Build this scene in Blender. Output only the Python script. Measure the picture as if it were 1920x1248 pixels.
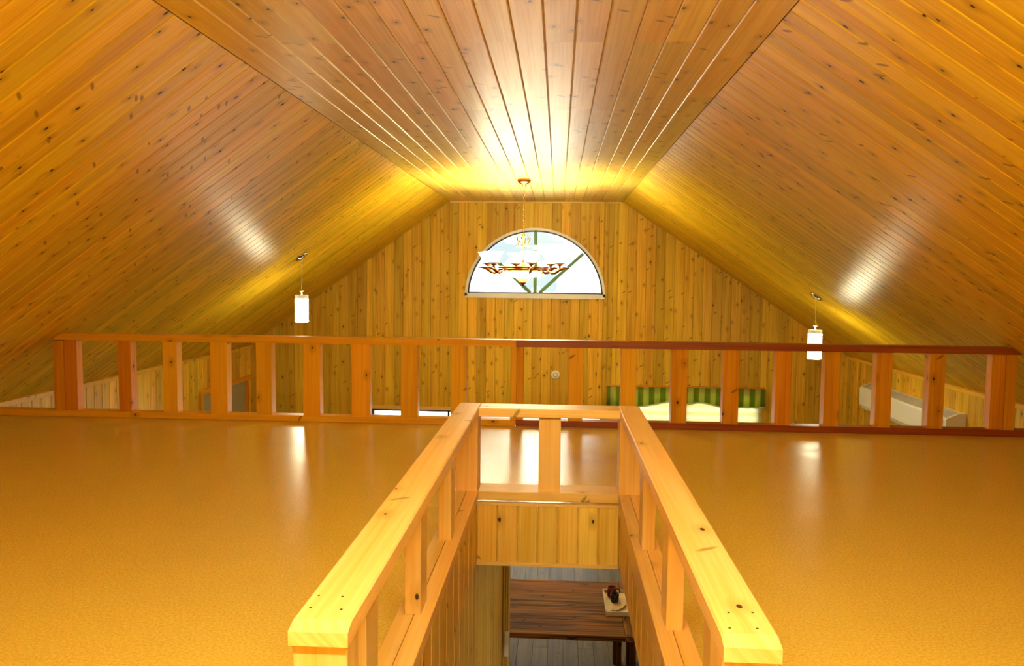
import bpy, bmesh, math, random
from mathutils import Vector, Matrix
random.seed(7)
for o in list(bpy.data.objects):
    bpy.data.objects.remove(o)
SC = bpy.context.scene
COL = SC.collection

# ------------------------------------------------------------------ camera
S = 1.25                       # camera height above the loft floor in metres (all layout units are multiples of it)
F, PITCH, YAW, ROLL = 1506.7, .0727, .0573, -.0107
CAM = Vector((0, 0, S))
_c, _s = math.cos(YAW), math.sin(YAW)
_cp, _sp = math.cos(PITCH), math.sin(PITCH)
r0 = Vector((_c, _s, 0)); f0 = Vector((-_s * _cp, _c * _cp, -_sp)); u0 = r0.cross(f0)
_cr, _sr = math.cos(ROLL), math.sin(ROLL)
RT = r0 * _cr - u0 * _sr
UP = r0 * _sr + u0 * _cr
cam = bpy.data.objects.new('camera', bpy.data.cameras.new('camera'))
COL.objects.link(cam)
m = Matrix((RT, UP, -f0)).transposed().to_4x4(); m.translation = CAM
cam.matrix_world = m
cam.data.sensor_width = 36; cam.data.lens = F / 1920 * 36; cam.data.clip_start = .02
SC.camera = cam

def ray(px, py):
    return f0 + RT * ((px - 960) / F) - UP * ((py - 624) / F)
def at(px, py, axis, val):      # photo direction met with the plane axis = val
    d = ray(px, py); t = (val - CAM[axis]) / d[axis]
    return CAM + d * t
def at_plane(px, py, p, n):
    d = ray(px, py); t = (p - CAM).dot(n) / d.dot(n)
    return CAM + d * t

# ------------------------------------------------------------------ world / exposure
SC.view_settings.view_transform = 'Standard'
SC.view_settings.look = 'None'
SC.view_settings.gamma = 1
SC.view_settings.use_curve_mapping = False
SC.view_settings.exposure = 1.2
W = bpy.data.worlds.new('overcast_sky'); SC.world = W; W.use_nodes = True
wn = W.node_tree.nodes; wl = W.node_tree.links
bg = wn['Background']
tc = wn.new('ShaderNodeTexCoord'); nz = wn.new('ShaderNodeTexNoise'); nz.inputs['Scale'].default_value = 14
nz.inputs['Detail'].default_value = 3
rp = wn.new('ShaderNodeValToRGB')
rp.color_ramp.elements[0].position = .45; rp.color_ramp.elements[0].color = (.115, .15, .155, 1)
rp.color_ramp.elements[1].position = .54; rp.color_ramp.elements[1].color = (1, .975, .87, 1)
wl.new(tc.outputs['Generated'], nz.inputs['Vector']); wl.new(nz.outputs['Fac'], rp.inputs['Fac']); wl.new(rp.outputs['Color'], bg.inputs['Color'])
bg.inputs['Strength'].default_value = 2.8

CHAND_E, PEND_E, ADDED_BAR_E = 19.0, 13.0, 49.0        # emission strength of the lamps' glass, last one for the added bar lamp
WARM = (1.0, .94, .62)

# ------------------------------------------------------------------ materials
def new_mat(name):
    mt = bpy.data.materials.new(name); mt.use_nodes = True
    return mt, mt.node_tree.nodes, mt.node_tree.links, mt.node_tree.nodes['Principled BSDF']
def plain(name, col, rough=.5, metal=0, emit=None, es=0, trans=0, noise=None, spec=.5, sub=0):
    mt, n, l, b = new_mat(name)
    b.inputs['Base Color'].default_value = (*col, 1); b.inputs['Roughness'].default_value = rough
    b.inputs['Metallic'].default_value = metal; b.inputs['Specular IOR Level'].default_value = spec
    b.inputs['Transmission Weight'].default_value = trans
    if emit: b.inputs['Emission Color'].default_value = (*emit, 1); b.inputs['Emission Strength'].default_value = es
    if noise:
        t = n.new('ShaderNodeTexCoord'); z = n.new('ShaderNodeTexNoise'); z.inputs['Scale'].default_value = noise[0]
        r = n.new('ShaderNodeValToRGB'); a, d = noise[1], noise[2]
        r.color_ramp.elements[0].position = .3; r.color_ramp.elements[1].position = .7
        r.color_ramp.elements[0].color = (*a, 1); r.color_ramp.elements[1].color = (*d, 1)
        z.inputs['Detail'].default_value = 4
        l.new(t.outputs['Object'], z.inputs['Vector']); l.new(z.outputs['Fac'], r.inputs['Fac']); l.new(r.outputs['Color'], b.inputs['Base Color'])
    return mt
def wood(name, light, dark, rough=.33, knots=.5, var=.22, grain=1.0, kcol=(.03, .007, .001), streak=.80, red=None, spec=.45):
    mt, n, l, b = new_mat(name)
    def math_(op, a, c=None, d=None):
        x = n.new('ShaderNodeMath'); x.operation = op
        for i, v in enumerate((a, c, d)):
            if v is None: continue
            if isinstance(v, (int, float)): x.inputs[i].default_value = v
            else: l.new(v, x.inputs[i])
        return x.outputs[0]
    def sm(v, a, c):
        x = n.new('ShaderNodeMapRange'); x.interpolation_type = 'SMOOTHSTEP'
        l.new(v, x.inputs['Value'])
        for k, q in (('From Min', a), ('From Max', c)):
            if isinstance(q, (int, float)): x.inputs[k].default_value = q
            else: l.new(q, x.inputs[k])
        return x.outputs['Result']
    def comb(a, c):
        x = n.new('ShaderNodeCombineXYZ'); l.new(a, x.inputs[0]); l.new(c, x.inputs[1]); return x.outputs[0]
    uv = n.new('ShaderNodeUVMap'); uv.uv_map = 'UVMap'
    sp = n.new('ShaderNodeSeparateXYZ'); l.new(uv.outputs[0], sp.inputs[0])
    oi = n.new('ShaderNodeObjectInfo'); rnd = oi.outputs['Random']
    u = math_('ADD', sp.outputs[0], math_('MULTIPLY', rnd, 91.7))
    v = math_('ADD', sp.outputs[1], math_('MULTIPLY', rnd, 37.3))
    # round knots
    vo = n.new('ShaderNodeTexVoronoi'); vo.voronoi_dimensions = '2D'; vo.inputs['Scale'].default_value = 1
    l.new(comb(math_('MULTIPLY', u, 3.6), math_('MULTIPLY', v, 6.0)), vo.inputs['Vector'])
    sc = n.new('ShaderNodeSeparateColor'); l.new(vo.outputs['Color'], sc.inputs[0])
    has = math_('GREATER_THAN', sc.outputs[0], 1 - knots)
    rad = math_('MULTIPLY_ADD', sc.outputs[1], .042, .026)
    kn = math_('MULTIPLY', sm(vo.outputs['Distance'], rad, math_('MULTIPLY', rad, .55)), has)
    halo = math_('MULTIPLY', sm(vo.outputs['Distance'], .26, .03), has)
    # slanting spike knots
    u2 = math_('ADD', math_('MULTIPLY', u, .55), math_('MULTIPLY', v, .83))
    v2 = math_('SUBTRACT', math_('MULTIPLY', v, .55), math_('MULTIPLY', u, .83))
    vs = n.new('ShaderNodeTexVoronoi'); vs.voronoi_dimensions = '2D'; vs.inputs['Scale'].default_value = 1
    l.new(comb(math_('MULTIPLY', u2, 2.4), math_('MULTIPLY', v2, 9.0)), vs.inputs['Vector'])
    sc2 = n.new('ShaderNodeSeparateColor'); l.new(vs.outputs['Color'], sc2.inputs[0])
    sk = math_('MULTIPLY', sm(vs.outputs['Distance'], .11, .05), math_('GREATER_THAN', sc2.outputs[0], streak))
    # grain
    vw = math_('ADD', v, math_('MULTIPLY', halo, .012))
    g1 = n.new('ShaderNodeTexNoise'); g1.noise_dimensions = '2D'; g1.inputs['Scale'].default_value = 1; g1.inputs['Detail'].default_value = 3
    l.new(comb(math_('MULTIPLY', u, 1.1), math_('MULTIPLY', vw, 75)), g1.inputs['Vector'])
    g2 = n.new('ShaderNodeTexNoise'); g2.noise_dimensions = '2D'; g2.inputs['Scale'].default_value = 1; g2.inputs['Detail'].default_value = 2
    l.new(comb(math_('MULTIPLY', u, .7), math_('MULTIPLY', vw, 14)), g2.inputs['Vector'])
    gr = math_('ADD', math_('MULTIPLY', sm(g1.outputs['Fac'], .38, .68), .5 * grain), math_('MULTIPLY', sm(g2.outputs['Fac'], .4, .68), .5 * grain))
    mx = n.new('ShaderNodeMix'); mx.data_type = 'RGBA'; l.new(gr, mx.inputs[0])
    mx.inputs[6].default_value = (*light, 1); mx.inputs[7].default_value = (*dark, 1)
    # each board has its own tone
    hs = n.new('ShaderNodeHueSaturation')
    l.new(mx.outputs[2], hs.inputs['Color'])
    l.new(math_('MULTIPLY_ADD', rnd, var, 1 - var * .6), hs.inputs['Value'])
    r2 = math_('FRACT', math_('MULTIPLY', rnd, 17.31))
    l.new(math_('MULTIPLY_ADD', r2, .016, .492), hs.inputs['Hue'])
    ms = n.new('ShaderNodeMix'); ms.data_type = 'RGBA'; l.new(math_('MULTIPLY', sk, .75), ms.inputs[0])
    l.new(hs.outputs[0], ms.inputs[6]); ms.inputs[7].default_value = (*[c * .32 + k_ * .5 for c, k_ in zip(dark, kcol)], 1)
    m2 = n.new('ShaderNodeMix'); m2.data_type = 'RGBA'; l.new(math_('MULTIPLY', halo, .5), m2.inputs[0])
    l.new(ms.outputs[2], m2.inputs[6]); m2.inputs[7].default_value = (*(red or tuple(c * .6 for c in dark)), 1)
    m3 = n.new('ShaderNodeMix'); m3.data_type = 'RGBA'
    l.new(math_('MULTIPLY', kn, .94), m3.inputs[0])
    l.new(m2.outputs[2], m3.inputs[6]); m3.inputs[7].default_value = (*kcol, 1)
    l.new(m3.outputs[2], b.inputs['Base Color'])
    b.inputs['Roughness'].default_value = rough; b.inputs['Specular IOR Level'].default_value = spec
    bp = n.new('ShaderNodeBump'); bp.inputs['Strength'].default_value = .06; bp.inputs['Distance'].default_value = .002
    l.new(g1.outputs['Fac'], bp.inputs['Height']); l.new(bp.outputs[0], b.inputs['Normal'])
    return mt

PINE = wood('varnished_pine_boards', (.84, .53, .02), (.70, .37, .007), rough=.33, knots=.68, spec=.075)
PINE_CEIL = wood('glossy_pine_ceiling', (.87, .61, .11), (.75, .44, .035), rough=.38, knots=.55, spec=.33)
PINE_WALL = wood('pine_wall_boards', (.82, .515, .05), (.62, .33, .013), rough=.42, knots=.55, var=.4, spec=.25)
PINE_STAIR = wood('pale_stairwell_pine', (.86, .58, .12), (.72, .41, .045), rough=.42, knots=.45, var=.22, streak=.62, spec=.3)
PINE_RAIL = wood('planed_pine_rail', (.90, .61, .21), (.82, .47, .09), rough=.36, knots=.28, var=.16, streak=.9)
PINE_ORANGE = wood('orange_pine_rail', (.90, .475, .02), (.80, .36, .009), rough=.38, knots=.28, var=.16, streak=.9, spec=.18)
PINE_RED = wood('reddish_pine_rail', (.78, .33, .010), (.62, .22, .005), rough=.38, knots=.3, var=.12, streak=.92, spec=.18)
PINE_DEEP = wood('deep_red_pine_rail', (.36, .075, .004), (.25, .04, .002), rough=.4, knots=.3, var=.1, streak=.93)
OLDWOOD = wood('dark_rustic_wood', (.34, .15, .03), (.045, .018, .006), rough=.6, knots=.35, var=.3, grain=1.25, kcol=(.02, .008, .003), spec=.12)
GREYWOOD = wood('grey_brown_floor_planks', (.15, .12, .07), (.07, .055, .03), rough=.5, knots=.12, var=.3, kcol=(.05, .03, .02), spec=.25)
TRAYWOOD = wood('pale_tray_wood', (.75, .62, .42), (.6, .46, .28), rough=.5, knots=0, var=.05)

mt, n, l, b = new_mat('speckled_yellow_vinyl')
t = n.new('ShaderNodeTexCoord'); z1 = n.new('ShaderNodeTexNoise'); z1.inputs['Scale'].default_value = 95; z1.inputs['Detail'].default_value = 5; z1.inputs['Roughness'].default_value = .75
r = n.new('ShaderNodeValToRGB'); r.color_ramp.elements[0].position = .33; r.color_ramp.elements[1].position = .67
r.color_ramp.elements[0].color = (.66, .44, .035, 1); r.color_ramp.elements[1].color = (.91, .705, .17, 1)
l.new(t.outputs['Object'], z1.inputs['Vector']); l.new(z1.outputs['Fac'], r.inputs['Fac']); l.new(r.outputs['Color'], b.inputs['Base Color'])
z2 = n.new('ShaderNodeTexNoise'); z2.inputs['Scale'].default_value = 2.2; l.new(t.outputs['Object'], z2.inputs['Vector'])
bp = n.new('ShaderNodeBump'); bp.inputs['Strength'].default_value = .25; bp.inputs['Distance'].default_value = .02
l.new(z2.outputs['Fac'], bp.inputs['Height']); l.new(bp.outputs[0], b.inputs['Normal'])
b.inputs['Roughness'].default_value = .25; b.inputs['Specular IOR Level'].default_value = .3
VINYL = mt

PLASTER = plain('pale_plaster', (.7, .62, .45), .8)
WHITE = plain('white_plastic', (.9, .89, .85), .4)
GREYP = plain('grey_plastic_grille', (.58, .56, .50), .6)
DARKP = plain('dark_plastic', (.05, .05, .05), .5)
WFRAME = plain('white_window_frame', (.86, .87, .88), .35)
GREEN = plain('green_muntin_paint', (.08, .30, .10), .5)
BLACKF = plain('black_window_frame', (.012, .013, .016), .35)
CHROME = plain('chrome', (.75, .75, .75), .12, 1)
BRASS = plain('polished_brass', (.75, .40, .10), .22, 1)
COPPER = plain('antique_copper', (.36, .11, .03), .3, 1)
AMBER = plain('amber_glass', (.9, .55, .12), .2, 0, (1, .6, .15), .8)
SCREW = plain('dull_screw_head', (.10, .06, .03), .5, .6)
DOORP = plain('grey_green_door_paint', (.36, .33, .20), .55)
REDGLAZE = plain('dark_red_glaze', (.16, .012, .006), .2)
BLACKGLAZE = plain('black_glaze', (.012, .008, .008), .2)
SPOON = plain('brown_spoon_wood', (.25, .10, .03), .5)
CHAND_GLASS = plain('lit_chandelier_glass', (.95, .93, .88), .3, 0, WARM, CHAND_E)
PEND_GLASS = plain('lit_pendant_glass', (.95, .93, .88), .3, 0, WARM, PEND_E)
ADDED_BAR_GLASS = plain('added_bar_lamp_glass', (.95, .93, .88), .4, 0, WARM, ADDED_BAR_E)  # glowing tube of the added bar lamp
ADDED_LOW_GLASS = plain('added_lower_lamp_glass', (.95, .93, .88), .4, 0, WARM, 20)  # glowing dome of the lamp added under the loft
CLEARG = plain('frosted_rim_glass', (.8, .78, .7), .15, 0, trans=.8)

mt, n, l, b = new_mat('window_glass')
n.remove(b); out = n['Material Output']
tr = n.new('ShaderNodeBsdfTransparent'); gl = n.new('ShaderNodeBsdfGlossy'); gl.inputs['Roughness'].default_value = .03
fr = n.new('ShaderNodeFresnel'); fr.inputs['IOR'].default_value = 1.45; mx = n.new('ShaderNodeMixShader')
l.new(fr.outputs[0], mx.inputs[0]); l.new(tr.outputs[0], mx.inputs[1]); l.new(gl.outputs[0], mx.inputs[2]); l.new(mx.outputs[0], out.inputs[0])
GLASS = mt

def fabric(name, build, tl_=.5):
    mt, n, l, b = new_mat(name)
    b.inputs['Roughness'].default_value = .85; b.inputs['Specular IOR Level'].default_value = .1
    tl = n.new('ShaderNodeBsdfTranslucent'); mx = n.new('ShaderNodeMixShader'); mx.inputs[0].default_value = tl_
    col = build(n, l)
    l.new(col, b.inputs['Base Color']); l.new(col, tl.inputs['Color'])
    l.new(b.outputs[0], mx.inputs[1]); l.new(tl.outputs[0], mx.inputs[2]); l.new(mx.outputs[0], n['Material Output'].inputs[0])
    return mt
def stripes(n, l):
    uv = n.new('ShaderNodeUVMap'); uv.uv_map = 'UVMap'
    w = n.new('ShaderNodeTexWave'); w.bands_direction = 'X'; w.inputs['Scale'].default_value = 1.75
    r = n.new('ShaderNodeValToRGB'); e = r.color_ramp.elements
    e[0].position = .38; e[0].color = (.30, .40, .035, 1); e[1].position = .62; e[1].color = (.66, .70, .22, 1)
    l.new(uv.outputs[0], w.inputs['Vector']); l.new(w.outputs['Fac'], r.inputs['Fac']); return r.outputs[0]
def cream(n, l):
    uv = n.new('ShaderNodeUVMap'); uv.uv_map = 'UVMap'
    w = n.new('ShaderNodeTexWave'); w.bands_direction = 'Y'; w.inputs['Scale'].default_value = 2.4
    r = n.new('ShaderNodeValToRGB'); e = r.color_ramp.elements
    e[0].color = (.86, .84, .50, 1); e[1].color = (.93, .92, .72, 1)
    l.new(uv.outputs[0], w.inputs['Vector']); l.new(w.outputs['Fac'], r.inputs['Fac']); return r.outputs[0]
def piping_c(n, l):
    q = n.new('ShaderNodeRGB'); q.outputs[0].default_value = (.9, .9, .78, 1); return q.outputs[0]
STRIPE = fabric('green_striped_fabric', stripes, .6); CREAM = fabric('cream_sheer_fabric', cream, .85); PIPING = fabric('ivory_piping', piping_c, .6)

# ------------------------------------------------------------------ mesh helpers
def mesh(name, verts, faces, mat, axis=0, smooth=False):
    """axis: index of the length direction, used for the wood grain's UV."""
    me = bpy.data.meshes.new(name); me.from_pydata([tuple(v) for v in verts], [], faces); me.update()
    o1, o2 = [i for i in range(3) if i != axis]
    uvl = me.uv_layers.new(name='UVMap').data
    for p in me.polygons:
        for li in p.loop_indices:
            c = me.vertices[me.loops[li].vertex_index].co
            uvl[li].uv = (c[axis], c[o1] + c[o2])
        p.use_smooth = smooth
    bm = bmesh.new(); bm.from_mesh(me); bmesh.ops.recalc_face_normals(bm, faces=bm.faces); bm.to_mesh(me); bm.free()
    me.materials.append(mat)
    return me
def link(name, me, parent=None, M=None, loc=None):
    o = bpy.data.objects.new(name, me); COL.objects.link(o)
    if parent is not None: o.parent = parent
    if M is not None: o.matrix_basis = M
    if loc is not None: o.location = loc
    return o
def tag(o, label=None, cat=None, group=None, kind=None):
    if label: o['label'] = label
    if cat: o['category'] = cat
    if group: o['group'] = group
    if kind: o['kind'] = kind
    return o
def empty(name, loc):
    o = bpy.data.objects.new(name, None); COL.objects.link(o); o.location = loc; o.empty_display_size = .05; return o
BOXF = [(0, 1, 3, 2), (4, 6, 7, 5), (0, 4, 5, 1), (2, 3, 7, 6), (0, 2, 6, 4), (1, 5, 7, 3)]
def boxv(a, b):
    return [Vector((x, y, z)) for x in (a[0], b[0]) for y in (a[1], b[1]) for z in (a[2], b[2])]
class Geo:
    def __init__(s): s.v = []; s.f = []
    def add(s, v, f):
        k = len(s.v); s.v += [Vector(q) for q in v]; s.f += [tuple(i + k for i in q) for q in f]; return s
    def box(s, a, b): return s.add(boxv(a, b), BOXF)
    def lathe(s, prof, seg=20, c=(0, 0, 0), M=None):
        v = []; f = []; c = Vector(c); k = len(prof)
        for i in range(seg):
            a = 2 * math.pi * i / seg
            for r_, z in prof:
                q = Vector((r_ * math.cos(a), r_ * math.sin(a), z))
                v.append(c + (M @ q if M else q))
        for i in range(seg):
            j = (i + 1) % seg
            for p in range(k - 1): f.append((i * k + p, j * k + p, j * k + p + 1, i * k + p + 1))
        f.append(tuple(i * k for i in range(seg))[::-1]); f.append(tuple(i * k + k - 1 for i in range(seg)))
        return s.add(v, f)
    def tube(s, path, rad, seg=8, closed=False):
        path = [Vector(p) for p in path]; n = len(path); v = []; f = []
        rad = rad if isinstance(rad, (list, tuple)) else [rad] * n
        ref = Vector((0, 0, 1))
        for i, p in enumerate(path):
            d = (path[(i + 1) % n] - path[i - 1]) if closed else (path[min(i + 1, n - 1)] - path[max(i - 1, 0)])
            d.normalize()
            a = d.cross(ref if abs(d.dot(ref)) < .95 else Vector((1, 0, 0))).normalized(); b_ = d.cross(a)
            for k in range(seg):
                t_ = 2 * math.pi * k / seg
                v.append(p + (a * math.cos(t_) + b_ * math.sin(t_)) * rad[i])
        for i in range(n if closed else n - 1):
            j = (i + 1) % n
            for k in range(seg):
                k2 = (k + 1) % seg
                f.append((i * seg + k, i * seg + k2, j * seg + k2, j * seg + k))
        if not closed:
            f.append(tuple(range(seg))); f.append(tuple(range((n - 1) * seg, n * seg)))
        return s.add(v, f)
    def prism(s, poly, y0, y1, plane='xz'):
        """poly in a plane, extruded along the third axis from y0 to y1"""
        k = len(poly); mk = {'xz': lambda a, b_, t_: (a, t_, b_), 'yz': lambda a, b_, t_: (t_, a, b_), 'xy': lambda a, b_, t_: (a, b_, t_)}[plane]
        v = [mk(a, b_, y0) for a, b_ in poly] + [mk(a, b_, y1) for a, b_ in poly]
        f = [tuple(range(k))[::-1], tuple(range(k, 2 * k))] + [(i, (i + 1) % k, k + (i + 1) % k, k + i) for i in range(k)]
        return s.add(v, f)
    def to(s, name, mat, parent=None, axis=0, smooth=False, rel=None, obj_name=None):
        """build an object; coordinates given in world, made relative to the parent's location"""
        off = rel if rel is not None else (parent.location if parent is not None else Vector())
        base = Vector(off)
        me = mesh(name, [q - base for q in s.v], s.f, mat, axis, smooth)
        return link(name, me, parent)
def struct(name, geo, mat, axis=0, parent=None):
    o = geo.to(name, mat, parent, axis)
    if parent is None: o['kind'] = 'structure'
    return o
def board_mesh(L, Wd, T, ch, mat, gap=.002):
    w = Wd / 2 - gap / 2
    pr = [(-w, 0), (-w, T - ch), (-w + ch, T), (w - ch, T), (w, T - ch), (w, 0)]
    g = Geo(); k = len(pr)
    v = [(0, a, b_) for a, b_ in pr] + [(L, a, b_) for a, b_ in pr]
    f = [tuple(range(k)), tuple(range(k, 2 * k))] + [(i, (i + 1) % k, k + (i + 1) % k, k + i) for i in range(k)]
    return mesh('board', v, f, mat, 0)
def frame_M(o, x, y, z):
    M = Matrix((Vector(x), Vector(y), Vector(z))).transposed().to_4x4(); M.translation = Vector(o); return M

# ------------------------------------------------------------------ layout (metres)
YW = 10.5588 * S; ZC = 1.9483 * S; CL = -1.442 * S; CR = .812 * S
EL = -4.144 * S; ER = 3.710 * S; ZE = .0148 * S
YR = 5.2542 * S; YB = -1.6                       # loft edge, wall behind the camera
ZSB = -.2065 * S                                 # underside of the loft slab
ZF = -2.15 * S                                   # lower floor
BW = .122 * S                                    # board cover width
def slope_z(x):
    return ZC if CL <= x <= CR else (ZE + (x - EL) / (CL - EL) * (ZC - ZE) if x < CL else ZE + (ER - x) / (ER - CR) * (ZC - ZE))
T = .016; CH = .006

# --- flat ceiling: boards run towards the gable
ceil = struct('ceiling', Geo().box((CL - .12, YB, ZC + T), (CR + .12, YW + .1, ZC + T + .1)), PINE_CEIL, 1)
nb = 16; edge = .15 * S; bw = (CR - CL - 2 * edge) / nb
cuts = [YB, 3.37 * S, 4.72 * S, 7.3 * S, YW]
xs = [CL, CL + edge] + [CL + edge + bw * (i + 1) for i in range(nb)] + [CR]
cache = {}
for i in range(len(xs) - 1):
    w_ = xs[i + 1] - xs[i]
    cc = list(cuts)
    if i % 3 == 1: cc.pop(1)
    if i % 4 == 2: cc.pop(2)
    if i in (0, len(xs) - 2): cc = [YB, 4.4 * S, YW]
    for a, b_ in zip(cc[:-1], cc[1:]):
        key = (round(w_, 4), round(b_ - a, 4))
        if key not in cache: cache[key] = board_mesh(b_ - a - .001, w_, T, CH, PINE_CEIL)
        link('board', cache[key], ceil, frame_M(((xs[i] + xs[i + 1]) / 2, a, ZC + T), (0, 1, 0), (1, 0, 0), (0, 0, -1)))

# --- sloping ceilings: boards run down the slope
def slope(name, cx, ex):
    top = Vector((cx, 0, ZC)); bot = Vector((ex, 0, ZE)); d = (bot - top); L = d.length; d.normalize()
    yv = Vector((0, 1, 0)); nrm = d.cross(yv)
    if nrm.z > 0: nrm = -nrm
    off = -nrm * T
    a = top + off; b_ = bot + off + d * .12; k = -nrm * .1
    g = Geo(); v = []
    for y in (YB, YW + .1):
        for p in (a, b_, b_ + k, a + k): v.append(Vector((p.x, y, p.z)))
    g.add(v, [(0, 1, 2, 3), (4, 5, 6, 7)] + [(i, (i + 1) % 4, 4 + (i + 1) % 4, 4 + i) for i in range(4)])
    o = struct(name, g, PINE, 1)
    yax = nrm.cross(d)
    me = board_mesh(L - .002, BW, T, CH, PINE)
    cnt = int((YW - YB) / BW)
    for i in range(cnt):
        y = YW - BW * (i + .5)
        link('board', me, o, frame_M(Vector((a.x, y, a.z)) + d * .001, d, yax, nrm))
    return o, nrm
slL, nL = slope('ceiling_left', CL, EL)
slR, nR = slope('ceiling_right', CR, ER)

# --- gable wall with openings
wl_ = at(871.6, 553.5, 1, YW); wr_ = at(1135, 558, 1, YW); wt = at(1001, 427, 1, YW)
XA = (wl_.x + wr_.x) / 2; AA = (wr_.x - wl_.x) / 2; ZA = (wl_.z + wr_.z) / 2; AB = wt.z - ZA
lw0 = at(697, 766, 1, YW); lw1 = at(1128, 777, 1, YW); LW = (lw0.x, lw1.x, ZF + .12, lw0.z)          # wide low window
sw0 = at(1146, 728, 1, YW); sw1 = at(1425, 728, 1, YW); SW = (sw0.x, sw1.x, ZF + .75, sw0.z)        # window behind the striped valance
fr_in = .968
def arch(x, k=fr_in):
    q = 1 - ((x - XA) / (AA * k)) ** 2
    return ZA + AB * k * math.sqrt(max(q, 0))
def pieces(x0, x1):
    """split a column of the gable into parts left between the openings: lists of (xs, bottoms, tops)"""
    br = sorted({x0, x1, *[q for q in (CL, CR) if x0 < q < x1]})
    splits = sorted({x0, x1, *[q for q in (XA - AA * fr_in, XA + AA * fr_in, LW[0], LW[1], SW[0], SW[1]) if x0 + 1e-4 < q < x1 - 1e-4]})
    out = []
    for a, b_ in zip(splits[:-1], splits[1:]):
        mid = (a + b_) / 2; ns = 6 if b_ - a < .3 else 60; ia = abs(mid - XA) < AA * fr_in
        X = sorted({a, b_, *[q for q in br if a < q < b_]} | ({a + (b_ - a) * k / ns for k in range(1, ns)} if ia else set()))
        lo = [ZF] * len(X)
        for R_ in (LW, SW):
            if R_[0] < mid < R_[1]:
                out.append((X, lo, [R_[2]] * len(X))); lo = [R_[3]] * len(X)
        if ia:
            zb = ZA + .03
            out.append((X, lo, [zb] * len(X))); lo = [max(arch(q), zb) for q in X]
        out.append((X, lo, [slope_z(q) for q in X]))
    return out
def column(g, X, lo, hi, yb, yf, ch):
    """closed strip between y = yb (back) and yf (front), chamfered along its long edges"""
    x0, x1 = X[0], X[-1]
    P = [(x0, lo[0], hi[0], ch), (x0 + ch, None, None, 0)] + [(q, lo[i], hi[i], 0) for i, q in enumerate(X) if 0 < i < len(X) - 1] + [(x1 - ch, None, None, 0), (x1, lo[-1], hi[-1], ch)]
    def itp(q, arr):
        for i in range(len(X) - 1):
            if X[i] <= q <= X[i + 1]:
                t_ = (q - X[i]) / (X[i + 1] - X[i]); return arr[i] + (arr[i + 1] - arr[i]) * t_
        return arr[-1]
    P = sorted([(q, itp(q, lo), itp(q, hi), c) for q, _, _, c in P])
    k = len(P); v = []
    for q, a, b_, c in P: v += [(q, yf + c, a), (q, yf + c, b_), (q, yb, a), (q, yb, b_)]
    f = []
    for i in range(k - 1):
        a, b_ = 4 * i, 4 * (i + 1)
        f += [(a, b_, b_ + 1, a + 1), (a + 2, a + 3, b_ + 3, b_ + 2), (a, a + 2, b_ + 2, b_), (a + 1, b_ + 1, b_ + 3, a + 3)]
    e = 4 * (k - 1)
    f += [(0, 1, 3, 2), (e, e + 2, e + 3, e + 1)]
    g.add(v, f)
back = Geo()
for X, lo, hi in pieces(EL, ER): column(back, X, lo, [h + .06 if abs(h - slope_z(q)) < 1e-6 else h for q, h in zip(X, hi)], YW + .2, YW + T, 0.0005)
gable = struct('wall_gable', back, PINE_WALL, 2)
nbg = round((ER - EL) / BW); bwg = (ER - EL) / nbg
for i in range(nbg):
    a = EL + i * bwg
    for X, lo, hi in pieces(a + .001, a + bwg - .001):
        if X[-1] - X[0] < .02: continue
        g = Geo(); column(g, X, lo, hi, YW + T - .0005, YW, .006)
        g.to('board', PINE_WALL, gable, 2)
trim = struct('trim_1', Geo().box((CL + .01, YW - .02, ZC - .022), (CR - .01, YW - .001, ZC - .001)), PINE_RAIL, 0)

# --- half round window
w1 = empty('window_1', (XA, YW, ZA)); w1['kind'] = 'structure'
def arc_pts(k, n_=36): return [(XA + AA * k * math.cos(math.pi * i / n_), ZA + AB * k * math.sin(math.pi * i / n_)) for i in range(n_ + 1)]
def arc_band(k0, k1, y0, y1, n_=36):
    g = Geo(); A = arc_pts(k0, n_); B = arc_pts(k1, n_); v = []
    for a, b_ in zip(A, B): v += [(a[0], y0, a[1]), (b_[0], y0, b_[1]), (b_[0], y1, b_[1]), (a[0], y1, a[1])]
    f = [(0, 1, 2, 3), (4 * n_, 4 * n_ + 3, 4 * n_ + 2, 4 * n_ + 1)]
    for i in range(n_):
        for k in range(4): f.append((4 * i + k, 4 * i + (k + 1) % 4, 4 * i + 4 + (k + 1) % 4, 4 * i + 4 + k))
    return g.add(v, f)
arc_band(.966, 1.0, YW - .03, YW + .14).box((XA - AA, YW - .03, ZA - .03), (XA + AA, YW + .14, ZA + .045)).to('frame', WFRAME, w1)
arc_band(.945, .965, YW + .05, YW + .12).box((XA - AA * .96, YW + .05, ZA + .046), (XA + AA * .96, YW + .12, ZA + .064)).to('gasket', BLACKF, w1)
Geo().prism(arc_pts(.955, 30), YW + .085, YW + .091).to('pane', GLASS, w1)
def bar(p, q, w_, y0, y1):
    d = Vector((q[0] - p[0], q[1] - p[1])); d.normalize(); n_ = Vector((-d.y, d.x)) * w_ / 2
    return Geo().prism([(p[0] + n_.x, p[1] + n_.y), (p[0] - n_.x, p[1] - n_.y), (q[0] - n_.x, q[1] - n_.y), (q[0] + n_.x, q[1] + n_.y)], y0, y1)
for ang in (90, 45, 135):
    a = math.radians(ang); off = 0 if ang == 90 else (.075 if ang == 45 else -.075)
    e = 1 / math.sqrt((math.cos(a) / (AA * .945)) ** 2 + (math.sin(a) / (AB * .945)) ** 2)
    bar((XA + off, ZA + .06), (XA + off + math.cos(a) * (e - .07 * bool(off)), ZA + math.sin(a) * (e - .07 * bool(off))), .055, YW + .095, YW + .125).to('muntin', GREEN, w1)

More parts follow.
